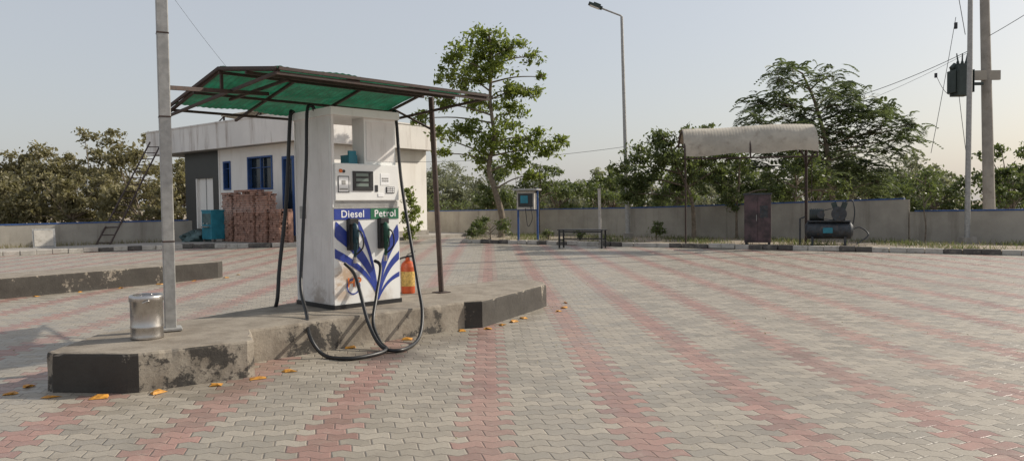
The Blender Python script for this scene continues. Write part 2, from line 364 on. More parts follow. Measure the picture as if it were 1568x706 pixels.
def ribbon(p0,p1,p2,w0,w1,y,mi,n=20,cl=(.01,W-.01)):
    vs=[];fs=[]
    for i in range(n+1):
        t=i/n; x=(1-t)**2*p0[0]+2*t*(1-t)*p1[0]+t*t*p2[0]; z=(1-t)**2*p0[1]+2*t*(1-t)*p1[1]+t*t*p2[1]
        dx=2*(1-t)*(p1[0]-p0[0])+2*t*(p2[0]-p1[0]); dz=2*(1-t)*(p1[1]-p0[1])+2*t*(p2[1]-p1[1]); l=math.hypot(dx,dz)
        w=w0+(w1-w0)*t
        for s_ in(-1,1):
            vs.append((min(cl[1],max(cl[0],x-dz/l*w*s_)),y,z+dx/l*w*s_))
    for i in range(n): fs.append((i*2,i*2+1,i*2+3,i*2+2))
    b.add(vs,fs,mi)
root=(.60,.06)
ribbon(root,(.55,.55),(-.02,.95),.008,.085,-.004,0)
ribbon(root,(.50,.45),(-.02,.66),.006,.050,-.0045,0)
ribbon(root,(.54,.62),(.32,1.0),.008,.03,-.005,0)
ribbon(root,(.62,.55),(.95,.92),.008,.07,-.004,0)
ribbon(root,(.68,.45),(.95,.60),.006,.045,-.0045,0)
ribbon(root,(.70,.30),(.95,.36),.005,.03,-.005,0)
for i in range(24):
    a0=2*math.pi*i/24;a1=2*math.pi*(i+1)/24
    b.add([(.25+.095*math.cos(a0),-.0065,.25+.095*math.sin(a0)),(.25+.095*math.cos(a1),-.0065,.25+.095*math.sin(a1)),(.25+.08*math.cos(a1),-.0065,.25+.08*math.sin(a1)),(.25+.08*math.cos(a0),-.0065,.25+.08*math.sin(a0))],[(0,1,2,3)],0)
b.build('graphics_panel',['blue','green','black','orange'],parent=fd)
def text(s,x,z,size,mat,y=-.0085,nm='lettering',par=None,bold=.0):
    c=bpy.data.curves.new(nm,'FONT'); c.body=s; c.size=size; c.extrude=.0008; c.offset=bold; c.space_character=1.08; c.materials.append(M[mat])
    o=bpy.data.objects.new(nm,c); COL.objects.link(o); o.parent=par; o.location=(x,y,z); o.rotation_euler=(math.pi/2,0,0); return o
text('Diesel',.095,1.062,.118,'text',par=fd,bold=.0015,y=-.010); text('Petrol',.555,1.062,.118,'text',par=fd,bold=.0015,y=-.010)
text('HP',.165,.25,.15,'orange',par=fd,bold=.003)
def nozzle(a,z,mt):
    b=MB()
    b.bx(a-.06,a+.055,-.030,-.001,z-.10,z+.26,1)
    b.bx(a-.06,a+.055,-.085,-.030,z+.20,z+.27,1)
    b.bx(a-.06,a-.045,-.06,-.03,z-.10,z+.2,1); b.bx(a+.04,a+.055,-.06,-.03,z-.10,z+.2,1)
    b.tube(smooth_path([(a,-.05,z+.22),(a,-.10,z+.17),(a,-.12,z+.08),(a,-.10,z-.05),(a,-.08,z-.19)],5),[.022]*4+[.034]*8+[.028]*5+[.02]*4,0,n=10)
    b.bx(a-.022,a+.022,-.14,-.075,z-.02,z+.16,0)
    b.tube(smooth_path([(a,-.13,z+.14),(a+.03,-.19,z+.09),(a+.04,-.19,z-.06),(a,-.11,z-.15)],6),.010,1,n=8)
    b.tube([(a,-.14,z+.09),(a,-.165,z-.03),(a,-.15,z-.08)],.007,1,n=6)
    b.tube([(a,-.08,z-.18),(a,-.075,z-.25)],.022,2,n=10)
    b.build('nozzle',[mt,'black','steel'],parent=fd,bevel=.004)
nozzle(.23,.78,'nteal'); nozzle(.66,.78,'ngreen')
Minv=(Matrix.Translation(P1)@Matrix.Rotation(A45,4,'Z')).inverted()
def hose(pts,r=.020):
    b=MB(); b.tube([Minv@p for p in smooth_path(pts,10)],r,0,n=10); b.build('hose',['rubber'],parent=fd)
hose([(-2.30,8.72,2.64),(-2.33,8.70,2.70),(-2.37,8.64,2.62),(-2.37,8.55,2.0),(-2.39,8.4,1.1),(-2.36,8.2,.62),(-2.22,7.9,.37),(-2.06,7.44,.20),(-1.90,7.36,.03),(-1.63,7.22,.022),(-1.42,7.38,.022),(-1.32,7.62,.03),(-1.42,7.80,.08),(-1.53,8.03,.25),(-1.54,8.3,.50),(-1.55,8.65,.80),(-1.635,8.76,.87)])
hose([(-1.50,9.26,2.60),(-1.45,9.26,2.70),(-1.42,9.22,2.55),(-1.37,9.15,1.9),(-1.27,9.0,1.3),(-1.12,8.7,.6),(-1.04,8.42,.28),(-1.05,8.1,.05),(-1.165,7.6,.025),(-1.38,7.68,.05),(-1.56,7.93,.25),(-1.70,8.2,.55),(-1.82,8.45,.75),(-1.93,8.46,.87)])
hose([(-2.62,9.10,2.58),(-2.66,9.04,2.68),(-2.68,9.0,2.55),(-2.73,8.95,1.6),(-2.80,8.85,.8),(-2.83,8.80,.37),(-3.0,8.95,.12),(-3.1,9.2,.03),(-2.9,9.7,.03),(-2.6,9.85,.3),(-2.4,9.7,.95)],.023)
# ------------------------------------------------------------------ canopy over dispenser
b=MB(); X0,X1=-1.01,1.8; rid=(.6,3.04); ef=(-.7,2.86); eb=(2.0,2.77)
nx=180; prof=[]
for k in range(7): t=k/6; prof.append((ef[0]+(rid[0]-ef[0])*t,ef[1]+(rid[1]-ef[1])*t))
for k in range(1,7): t=k/6; prof.append((rid[0]+(eb[0]-rid[0])*t,rid[1]+(eb[1]-rid[1])*t))
vs=[];fs=[]; n=len(prof)
for i in range(nx+1):
    x=X0+(X1-X0)*i/nx; dz=.004*math.sin(x/.076*2*math.pi)
    for j,(y,z) in enumerate(prof): vs.append((x,y+.015*math.sin(x*5)*(j in(0,n-1)),z+.026+dz-.014*math.sin(x*2.3+j)-.010*math.sin(x*7+j*2)))
for i in range(nx):
    for j in range(n-1): fs.append((i*n+j,(i+1)*n+j,(i+1)*n+j+1,i*n+j+1))
b.add(vs,fs,0,True)
for x in(X0+.01,-.08,.86,X1-.01):
    b.beam((x,ef[0],ef[1]),(x,rid[0],rid[1]),.03,.03,1); b.beam((x,rid[0],rid[1]-.002),(x,eb[0]+.28,eb[1]-.07),.03,.03,1)
b.beam((X0+.01,ef[0],ef[1]-.02),(X0+.01,eb[0]+.2,eb[1]-.09),.03,.03,1)
b.beam((X1-.01,ef[0],ef[1]-.02),(X1-.01,eb[0],eb[1]-.04),.03,.03,1)
for y,z in(ef,(-.05,2.952),rid,(1.3,2.90),eb): b.beam((X0-.02,y,z-.033),(X1+.02,y,z-.033),.03,.03,1)
b.beam((X0,ef[0]-.02,ef[1]+.012),(X1,ef[0]-.02,ef[1]+.012),.025,.032,1)
b.beam((X0-.02,ef[0],ef[1]+.012),(X0-.02,rid[0],rid[1]+.012),.025,.035,1); b.beam((X0-.02,rid[0],rid[1]+.01),(X0-.02,eb[0]+.3,eb[1]-.03),.025,.035,1)
b.beam((-.55,-.05,2.9),(-.55,1.4,2.84),.03,.03,1)
b.tube([(1.88,.36,HI-.02),(1.80,.42,2.98)],.036,1,n=12); b.bx(1.79,1.97,.27,.45,HI-.01,HI+.012,1)
b.beam((1.80,.42,2.55),(1.79,1.2,2.88),.025,.025,1)
b.beam((-.45,.62,2.83),(-1.84,-.05,2.68),.04,.04,1)
b.beam((-1.0,.6,3.0),(-1.0,.6,2.80),.03,.03,1)
b.build('pump_canopy',['sheet','rust'],loc=(P1[0],P1[1],0),rz=A45)
# ------------------------------------------------------------------ grey square pole
b=MB(); x,y=-3.31,7.16
b.box((x-.03,y,3.6),(.105,.105,6.6),0,rz=.5); b.box((x-.03,y,HI+.02),(.2,.2,.03),0,rz=.5)
for z in(1.2,2.4,3.2): b.box((x-.03,y,z),(.112,.112,.02),1,rz=.5)
b.build('steel_mast',['galv','rust'],bevel=.008)
b=MB(); c=Vector((-3.37,6.76,HI)); R=.138; H=.40
pr=[(0,.0),(R,.0),(R+.004,.012),(R,.03),(R,.10),(R+.004,.11),(R,.12),(R,.34),(R+.008,.345),(R+.008,.385),(R+.002,.40),(R-.012,.40),(R-.015,.375),(.03,.385),(0,.385)]
N=40; vs=[(c.x+r*math.cos(2*math.pi*j/N),c.y+r*math.sin(2*math.pi*j/N),c.z+z) for r,z in pr for j in range(N)]
b.add(vs,[(i*N+j,i*N+(j+1)%N,(i+1)*N+(j+1)%N,(i+1)*N+j) for i in range(len(pr)-1) for j in range(N)],0,True)
b.tube(smooth_path([(c.x-.05,c.y,c.z+.385),(c.x-.04,c.y,c.z+.41),(c.x+.04,c.y,c.z+.41),(c.x+.05,c.y,c.z+.385)],4),.006,0)
b.tube(smooth_path([(c.x+.06,c.y-R-.0+.02,c.z+.33),(c.x+.09,c.y-R,c.z+.36),(c.x+.04,c.y-R-.02,c.z+.34)],4),.005,0)
o=b.build('steel_dustbin',['steel'])
b=MB(); c=Vector((-1.43,10.05,HI)); R=.095
pr=[(0,0),(R*.95,0),(R,.02),(R,.10),(R,.30),(R,.36),(R*.85,.41),(R*.5,.44),(.03,.455),(.03,.49),(0,.49)]
N=28
for i in range(len(pr)-1):
    vs=[(c.x+r*math.cos(2*math.pi*j/N),c.y+r*math.sin(2*math.pi*j/N),c.z+z) for r,z in pr[i:i+2] for j in range(N)]
    b.add(vs,[(j,(j+1)%N,N+(j+1)%N,N+j) for j in range(N)],1 if i==3 else 0,True)
b.bx(c.x-.015,c.x+.1,c.y-.015,c.y+.015,c.z+.49,c.z+.52,2); b.beam((c.x,c.y,c.z+.53),(c.x+.11,c.y,c.z+.57),.02,.012,2)
b.tube(smooth_path([(c.x,c.y-.02,c.z+.50),(c.x-.12,c.y-.05,c.z+.45),(c.x-.13,c.y-.06,c.z+.25),(c.x-.11,c.y-.07,c.z+.12)],6),.012,2)
b.build('fire_extinguisher',['red','label','black'])
# ------------------------------------------------------------------ office building
ang=math.atan2(-.615,.788); CB=(-8.7,29.7,0)
ob=empty('petrol_station_office',CB,ang)
b=MB(); zf=.15
b.bx(-12.2,0,0,.22,4.25,5.37,0); b.bx(-.22,0,.22,8.25,4.25,5.37,0); b.bx(-12.2,-11.98,.22,8.25,4.25,5.37,0); b.bx(-11.98,-.22,8.03,8.25,4.25,5.37,0)
b.bx(-11.98,-.22,.22,8.03,4.25,4.45,1)
b.bx(-12.23,.03,-.03,.25,5.37,5.43,0); b.bx(-.25,.03,.25,8.25,5.37,5.43,0)
b.build('parapet_and_roof',['band','conc'],parent=ob)
def facade(x0,x1,z0,z1,y0,y1,ops,mi,b):
    xs=x0
    for (a,c,za,zb) in sorted(ops):
        if a>xs: b.bx(xs,a,y0,y1,z0,z1,mi)
        if za>z0: b.bx(a,c,y0,y1,z0,za,mi)
        if zb<z1: b.bx(a,c,y0,y1,zb,z1,mi)
        xs=c
    if xs<x1: b.bx(xs,x1,y0,y1,z0,z1,mi)
b=MB(); win=[(-6.2,-5.6,2.4,3.7),(-4.24,-2.37,2.35,3.8)]; door=[(-1.65,-.85,zf,3.7)]
facade(-6.55,-.5,zf,4.25,.6,.85,win+door,0,b)
b.bx(-.75,-.5,.85,8.0,zf,4.25,0); b.bx(-9.9,-.75,7.75,8.0,zf,4.25,0); b.bx(-9.9,-9.65,1.0,7.75,zf,4.25,2)
facade(-9.9,-6.55,zf,4.25,.75,1.0,[(-8.87,-7.4,.6,3.0)],2,b)
b.bx(-6.56,-6.50,.55,.6,zf,4.25,0)
b.bx(-.5,-.42,4.2,4.32,zf,4.25,3); b.bx(-.5,-.45,2.1,2.15,zf,4.25,3)
b.bx(-9.9,-6.6,-.2,.75,.14,.45,1); b.bx(-6.4,-.4,.5,.6,.14,.38,1); b.bx(-.5,-.4,.6,8.,.14,.38,1)
b.build('walls',['bwhite','conc','tile','galv'],parent=ob)
b=MB()
for (x0,x1,z0,z1) in win:
    b.bx(x0,x1,.78,.80,z0,z1,1)
    for q in((x0,x0+.07,z0,z1),(x1-.07,x1,z0,z1),(x0+.07,x1-.07,z0,z0+.07),(x0+.07,x1-.07,z1-.07,z1)): b.bx(q[0],q[1],.56,.76,q[2],q[3],0)
    if x1-x0>1: b.bx((x0+x1)/2-.03,(x0+x1)/2+.03,.62,.74,z0+.07,z1-.07,0)
    b.bx(x0+.07,x1-.07,.66,.68,z0+.95,z0+.98,0)
x0,x1,z0,z1=door[0]
b.bx(x0,x1,.74,.78,z0,z1,1); b.bx(x0,x0+.1,.55,.72,z0,z1,0); b.bx(x1-.1,x1,.55,.72,z0,z1,0); b.bx(x0+.1,x1-.1,.55,.72,z1-.12,z1,0); b.bx(x0+.1,x1-.1,.6,.72,z0+.95,z0+1.05,0); b.bx(x0+.1,x1-.1,.6,.72,z0,z0+.3,0)
b.bx(-8.87,-7.4,.85,.9,.6,3.0,2); b.bx(-8.17,-8.12,.83,.85,.6,3.0,3); b.bx(-8.87,-8.8,.72,.85,.6,3.0,2)
b.build('windows_and_doors',['bluecap','glass','bwhite','galv'],parent=ob)
b=MB()
b.add([(-9.5,2.5,6.2),(-3.0,2.5,6.2),(-3.0,6.5,5.9),(-9.5,6.5,5.9),(-9.5,2.5,6.26),(-3.0,2.5,6.26),(-3.0,6.5,5.96),(-9.5,6.5,5.96)],[(0,1,2,3),(4,5,6,7),(0,1,5,4),(1,2,6,5),(2,3,7,6),(3,0,4,7)],0)
for x in(-9.4,-6.2,-3.1):
    for y,z in((2.6,6.2),(6.4,5.92)): b.beam((x,y,4.45),(x,y,z),.07,.07,1)
    b.beam((x,1.9,5.5),(x,2.6,6.2),.05,.05,1)
b.beam((-9.5,1.9,5.5),(-3,1.9,5.5),.05,.05,1)
b.build('rooftop_shade',['awn','rust'],parent=ob)
b=MB()
def stack(x0,x1,zt,y0,rows=2):
    nz=int((zt-zf)/.09); nx_=int((x1-x0)/.24)
    for k in range(nz):
        for i in range(nx_):
            for j in range(rows):
                if k>nz-3 and random.random()<.4: continue
                b.box((x0+.12+i*.24+random.uniform(-.015,.015)+(k%2)*.03,y0+.13*j+random.uniform(-.03,.03),zf+.045+k*.09),(.222,.115,.078),0,rz=random.uniform(-.07,.07))
stack(-4.1,-3.2,2.25,-.72,4); stack(-3.15,-1.7,2.35,-.76,4); stack(-1.65,-.9,2.3,-.70,4); stack(-.85,-.05,1.55,-.62,5)
b.bx(-4.05,-.1,-.28,-.05,zf,1.4,0)
b.build('brick_stack',['brick'],loc=CB,rz=ang)
b=MB(); p0=Vector((-16.9,29.8,.0)); p1=Vector((-17.2,35.3,4.75)); sd=Vector((.5,.12,0))
b.tube([p0,p1],.035,0); b.tube([p0+sd,p1+sd],.035,0)
for i in range(15):
    t=(i+.7)/15.5; b.tube([p0.lerp(p1,t),p0.lerp(p1,t)+sd],.022,0,n=6)
b.build('ladder',['rust'])
b=MB()
b.bx(-.38,.38,-.3,.3,.12,1.3,0); b.bx(-.33,.33,-.31,-.3,.75,1.2,1); b.bx(-.4,.4,-.32,.32,1.3,1.36,0); b.bx(-.25,.25,-.42,-.3,.62,.67,2)
for x in(-.15,.15): b.tube([(x,-.3,.8),(x,-.37,.8),(x,-.37,.74)],.015,2)
for x in(-.33,.33):
    for y in(-.25,.25): b.bx(x-.03,x+.03,y-.03,y+.03,0,.12,2)
b.build('water_cooler',['teal','tarp','steel'],loc=(-12.75,31.5,.14),rz=ang,bevel=.02)
def lump(name,c,r,mat,n=24):
    b=MB(); vs=[];fs=[]
    for i in range(n//2+1):
        for j in range(n):
            th=math.pi/2*i/(n//2); ph=2*math.pi*j/n; q=1+.25*math.sin(3*ph+i*.6)+.15*math.sin(7*ph-i)
            vs.append((c[0]+r[0]*math.sin(th)*math.cos(ph)*q,c[1]+r[1]*math.sin(th)*math.sin(ph)*q,c[2]+r[2]*math.cos(th)*(1+.12*math.sin(5*ph))))
    for i in range(n//2):
        for j in range(n): fs.append((i*n+j,(i+1)*n+j,(i+1)*n+(j+1)%n,i*n+(j+1)%n))
    b.add(vs,fs,0); b.build(name,[mat])
lump('folded_tarpaulin',(-13.75,32.0,.14),(.6,.45,.45),'tarp')
# ------------------------------------------------------------------ boundary walls
def wallseg(name,pts,th=.23,cap='bluecap'):
    b=MB()
    for (x0,y0,z0),(x1,y1,z1) in zip(pts[:-1],pts[1:]):
        d=Vector((x1-x0,y1-y0)); nrm=Vector((-d.y,d.x)).normalized()*th/2
        for (w,za,zb,mi) in((1,(-.02,-.02),(z0-.05,z1-.05),0),(1.15,(z0-.05,z1-.05),(z0,z1),1)):
            n=nrm*w
            q=[(x0-n.x,y0-n.y),(x1-n.x,y1-n.y),(x1+n.x,y1+n.y),(x0+n.x,y0+n.y)]
            zs0=(za[0],za[1],za[1],za[0]); zs1=(zb[0],zb[1],zb[1],zb[0])
            vs=[(p[0],p[1],z) for p,z in zip(q,zs0)]+[(p[0],p[1],z) for p,z in zip(q,zs1)]
            b.add(vs,[(3,2,1,0),(4,5,6,7),(0,1,5,4),(1,2,6,5),(2,3,7,6),(3,0,4,7)],mi)
        L=d.length; k=int(L/3.2)
        for i in range(k+1):
            t=i/k if k else 0; x=x0+d.x*t; y=y0+d.y*t; z=z0+(z1-z0)*t
            b.box((x,y,(z-.055)/2),(.3,th+.02,z-.055),0,rz=math.atan2(d.y,d.x))
    b.build(name,['wall',cap])
wallseg('boundary_wall',[(-4.5,40.9,1.3),(6.1,32.1,1.38),(13.7,25.75,1.6)])
wallseg('boundary_wall',[(13.95,25.5,1.17),(17,22.9,1.2),(34,8.5,1.2)])
wallseg('boundary_wall',[(-34,16.4,1.0),(-19.8,28.5,1.05),(-14.5,33.0,1.08)])
b=MB(); b.box((-17.9,28.2,.5),(.75,.04,.75),0,R=Matrix.Rotation(.7,3,'Z')@Matrix.Rotation(-.25,3,'X')); b.box((-17.9,28.18,.5),(.62,.045,.62),1,R=Matrix.Rotation(.7,3,'Z')@Matrix.Rotation(-.25,3,'X'))
b.build('leaning_panel',['galv','kw'])
# ------------------------------------------------------------------ street lamp
b=MB(); x,y=4.65,29.6
b.tube([(x,y,.05),(x-.18,y,8.95)],.09,0,n=12,r1=.055); b.tube([(x-.18,y,8.85),(x-.19,y,8.98),(x-1.0,y,9.30)],.035,0,n=8)
b.box((x,y,.2),(.35,.35,.3),2); b.tube([(x,y,.3),(x,y,1.4)],.1,0,n=12)
R=Matrix.Rotation(.38,3,'Y')
b.box((x-1.22,y,9.39),(.58,.26,.09),1,R=R); b.box((x-1.15,y,9.45),(.3,.18,.06),1,R=R); b.box((x-1.26,y,9.34),(.4,.2,.02),3,R=R)
b.build('street_lamp',['galv','trf','conc','text'],bevel=.01)
b=MB()
for dx in(-.38,.42): b.tube([(dx,0,.1),(dx,0,2.05 if dx<0 else 2.2)],.045,0,n=10)
b.bx(-.5,.5,-.4,.35,2.1,2.17,1); b.bx(-.36,.36,-.25,.25,1.35,2.08,2); b.bx(-.30,.30,-.265,-.25,1.45,1.98,3); b.beam((-.38,0,1.32),(.42,0,1.32),.04,.04,0)
b.bx(-.2,.1,-.28,-.265,1.6,1.9,4); b.tube(smooth_path([(.2,-.26,1.5),(.3,-.35,1.0),(.1,-.3,.7),(.0,-.27,1.4)],6),.015,3)
b.build('air_pump_kiosk',['bluecap','galv','kw','tile','teal'],loc=(.62,29.4,0),rz=-.3,bevel=.01)
b=MB()
for x in(-.78,.78):
    for y in(-.2,.2): b.bx(x-.025,x+.025,y-.025,y+.025,0,.62,0)
    b.bx(x-.025,x+.025,-.175,.175,.25,.29,0)
for i in range(5): b.bx(-.85,.85,-.23+i*.095,-.15+i*.095,.62,.65,0)
b.bx(-.755,.755,-.21,-.19,.55,.6,0); b.bx(-.755,.755,.19,.21,.3,.34,0)
b.build('metal_bench',['black'],loc=(2.45,25.75,0),rz=-.45)
b=MB(); b.tube([(3.15,26.3,0),(3.12,26.3,2.05)],.055,0,n=10); b.box((3.15,26.3,.02),(.2,.2,.03),0); b.box((3.12,26.3,2.06),(.11,.11,.03),0); b.build('marker_post',['kw'])
b=MB(); b.bx(-.42,.42,-.3,.3,.08,1.66,0); b.bx(-.45,.45,-.33,.33,1.66,1.72,1); b.bx(-.39,-.01,-.315,-.3,.14,1.6,0); b.bx(.01,.39,-.315,-.3,.14,1.6,0); b.bx(-.04,-.02,-.34,-.315,.8,1.0,2); b.bx(.08,.32,-.318,-.315,.9,1.3,1)
for x in(-.36,.36): b.bx(x-.04,x+.04,-.25,.25,0,.08,1)
b.build('metal_cabinet',['cab','mach','galv'],loc=(8.25,24.75,.1),rz=-.35,bevel=.012)
b=MB()
b.tube([(-.62,0,.42),(-.56,0,.42),(.56,0,.42),(.62,0,.42)],[.14,.24,.24,.14],0,n=20)
for x in(-.42,.42):
    for y in(-.18,.18): b.bx(x-.03,x+.03,y-.03,y+.03,0,.25,0)
b.bx(-.55,.55,-.2,.2,.66,.70,0)
b.tube([(-.5,0,.86),(-.12,0,.86)],.16,1,n=16)
for i in range(6): b.tube([(-.46+i*.055,0,.86),(-.44+i*.055,0,.86)],.175,0,n=16)
b.bx(.1,.42,-.14,.14,.70,.95,0); b.beam((.2,0,.95),(.12,0,1.2),.14,.14,1); b.beam((.34,0,.95),(.42,0,1.2),.14,.14,1)
b.tube([(.26,-.2,.88),(.26,-.24,.88)],.2,0,n=20); b.tube([(-.2,-.2,.86),(-.2,-.24,.86)],.1,0,n=16)
b.tube([(.26,-.22,1.08),(-.2,-.22,.96)],.012,0); b.tube([(.26,-.22,.68),(-.2,-.22,.76)],.012,0)
b.tube(smooth_path([(.42,0,1.2),(.6,0,1.25),(.66,0,.9),(.6,0,.5)],6),.018,0)
b.tube(smooth_path([(.7,-.2,.05),(1.0,-.1,.3),(.8,.1,.5),(.6,0,.45)],6),.02,0)
b.tube([(-.75,0,.0),(-.75,0,.75),(-.62,0,.8)],.025,0)
b.bx(-.15,.1,-.26,-.235,.35,.5,2)
o=b.build('air_compressor',['mach','trf','teal'],loc=(10.2,23.75,.1),rz=-.4,bevel=.006); o.scale=(1.15,1.15,1.15)
b=MB(); prof=[(-.95,-.95),(-.93,-.62),(-.80,-.32),(-.55,-.10),(-.2,0),(.2,-.02),(.6,-.15),(.95,-.4)]
prof=[(p.x,p.y) for p in smooth_path([(a,c,0) for a,c in prof],3)]
n=len(prof); nx=110; vs=[];fs=[]; Lx=2.12
for i in range(nx+1):
    x=-Lx+2*Lx*i/nx; w=.008*math.sin(x*2*math.pi/.1)
    for j,(y,z) in enumerate(prof): vs.append((x,y+.03*math.sin(x*2.2+j*.3),3.98+z*(1+.04*math.sin(x*3))+w+.04*math.sin(x*1.3)-.05*max(0,-x-1.5)))
for i in range(nx):
    for j in range(n-1): fs.append((i*n+j,(i+1)*n+j,(i+1)*n+j+1,i*n+j+1))
b.add(vs,fs,0,True)
for x in(-Lx+.03,0,Lx-.03): b.tube([(x,y,3.84+z) for y,z in prof],.03,1,n=6)
for (y,z) in(prof[0],prof[-1],prof[n//2]): b.tube([(-Lx,y+.05,3.84+z),(Lx,y+.05,3.84+z)],.028,1,n=6)
b.tube([(Lx-.1,.1,0),(Lx-.1,.1,3.9)],.05,1,n=10); b.tube([(-Lx+.25,.9,0),(-Lx+.25,.9,3.5)],.03,1,n=10)
b.beam((Lx-.1,.1,2.6),(Lx-.1,-.9,3.05),.04,.04,1); b.beam((Lx-.1,.1,2.6),(Lx-.1,.9,3.5),.04,.04,1); b.beam((Lx-.1,.1,2.9),(Lx-.9,.1,3.85),.04,.04,1)
b.beam((Lx+.08,.1,1.5),(Lx+.08,.1,3.4),.02,.02,1)
b.build('shelter_awning',['awn','rust'],loc=(7.9,25.0,.08),rz=-.12)
# ------------------------------------------------------------------ poles on the right
b=MB(); x,y=14.75,23.9
b.tube([(x,y,0),(x+.05,y,6),(x+.05,y,14)],[.085,.08,.05],0,n=12); b.box((x,y,.15),(.4,.4,.3),1)
b.build('steel_pole',['galv','conc'])
b=MB(); x,y=17.5,27.0
b.tube([(x,y,0),(x-.18,y,6),(x-.42,y,14)],[.21,.17,.13],0,n=12)
b.beam((x-.95,y-.1,6.0),(x+.25,y-.1,6.0),.1,.34,1)
for dz,w in((11.2,1.8),):
    b.beam((x-w/2-.3,y-.15,dz),(x+w/2-.3,y-.15,dz),.08,.08,2)
    for k in(-.45,0,.45): b.tube([(x-.3+k*w,y-.15,dz+.03),(x-.3+k*w,y-.15,dz+.12),(x-.3+k*w,y-.15,dz+.2)],[.05,.07,.03],3,n=8)
b.build('utility_pole',['conc','wall','rust','trf'])
b=MB(); c=(16.15,26.6,5.75)
b.box(c,(.5,.5,1.05),0)
for k in(-.32,-.26,-.2,.2,.26,.32): 
    b.box((c[0]+k*1.05,c[1],c[2]-.02),(.025,.5,.8),0)
b.tube([(c[0],c[1],c[2]+.52),(c[0],c[1],c[2]+.6)],.24,0,n=16)
for k in(-.14,0.02,.16):
    b.tube([(c[0]+k,c[1]-.05,c[2]+.58),(c[0]+k,c[1]-.05,c[2]+.66),(c[0]+k,c[1]-.05,c[2]+.72),(c[0]+k*1.3,c[1]-.05,c[2]+.98)],[.035,.055,.03,.02],0,n=8)
b.box((c[0]+.55,c[1],c[2]-.1),(.5,.1,.1),0); b.tube([(c[0]-.35,c[1],c[2]+.45),(c[0]-.2,c[1],c[2]+.6)],.08,0)
b.build('pole_transformer',['trf'],bevel=.01)
def wire(p,q,sag,r,b):
    p=Vector(p);q=Vector(q); b.tube([p.lerp(q,t)-Vector((0,0,4*sag*t*(1-t))) for t in np.linspace(0,1,24)],r,0,n=5)
b=MB()
wire((16.6,26.7,6.9),(13.5,31,5.6),.15,.012,b); wire((16.5,26.7,6.8),(4.6,29.6,3.7),.9,.006,b)
wire((17.3,26.8,7.4),(20,20,11),.3,.012,b); wire((16.3,26.6,7.4),(15.9,26.5,9.2),0,.012,b); wire((15.9,26.5,9.2),(16.4,26.6,13),.05,.012,b)
wire((15.9,26.5,8),(15.1,26.6,3.2),.1,.010,b); wire((15.2,26.5,6.0),(16,26.6,5.3),.3,.009,b); wire((16.1,26.6,5.2),(16.6,26.7,2.0),.1,.010,b)
wire((4.55,29.6,3.8),(-6.5,33,3.6),.25,.008,b)
b.box((15.9,26.5,7.7),(.08,.08,.22),0); b.box((15.2,26.5,5.95),(.07,.07,.16),0)
wire((-9,26,5.37),(-12.5,25,10.5),.2,.005,b)
b.build('overhead_wires',['black'])
# ------------------------------------------------------------------ trees
def leafquads(cent,size,flat=.5,asp=.5):
    n=len(cent); d=rng.normal(size=(n,3)); d[:,2]-=.3; d/=np.linalg.norm(d,axis=1)[:,None]
    u=rng.normal(size=(n,3)); u[:,2]*=flat; u-=d*(u*d).sum(1)[:,None]; u/=np.linalg.norm(u,axis=1)[:,None]
    s=size*rng.uniform(.6,1.35,(n,1)); a=d*s; w=u*s*asp
    return np.stack([cent-a*.5,cent+w*.5,cent+a*.6,cent-w*.5],1)
def clump_points(c,r,n,k,sg=(.16,.30)):
    sub=rng.normal(size=(k,3)); sub/=np.linalg.norm(sub,axis=1)[:,None]; sub*=rng.uniform(.35,1.0,(k,1))*r*np.array([1,1,.75]); sub+=c
    w=rng.uniform(.4,1.5,k); w/=w.sum(); pts=[]
    for i in range(k):
        m=max(3,int(n*w[i])); pts.append(sub[i]+rng.normal(size=(m,3))*r*rng.uniform(*sg)*np.array([1,1,.6]))
    return sub,np.concatenate(pts)
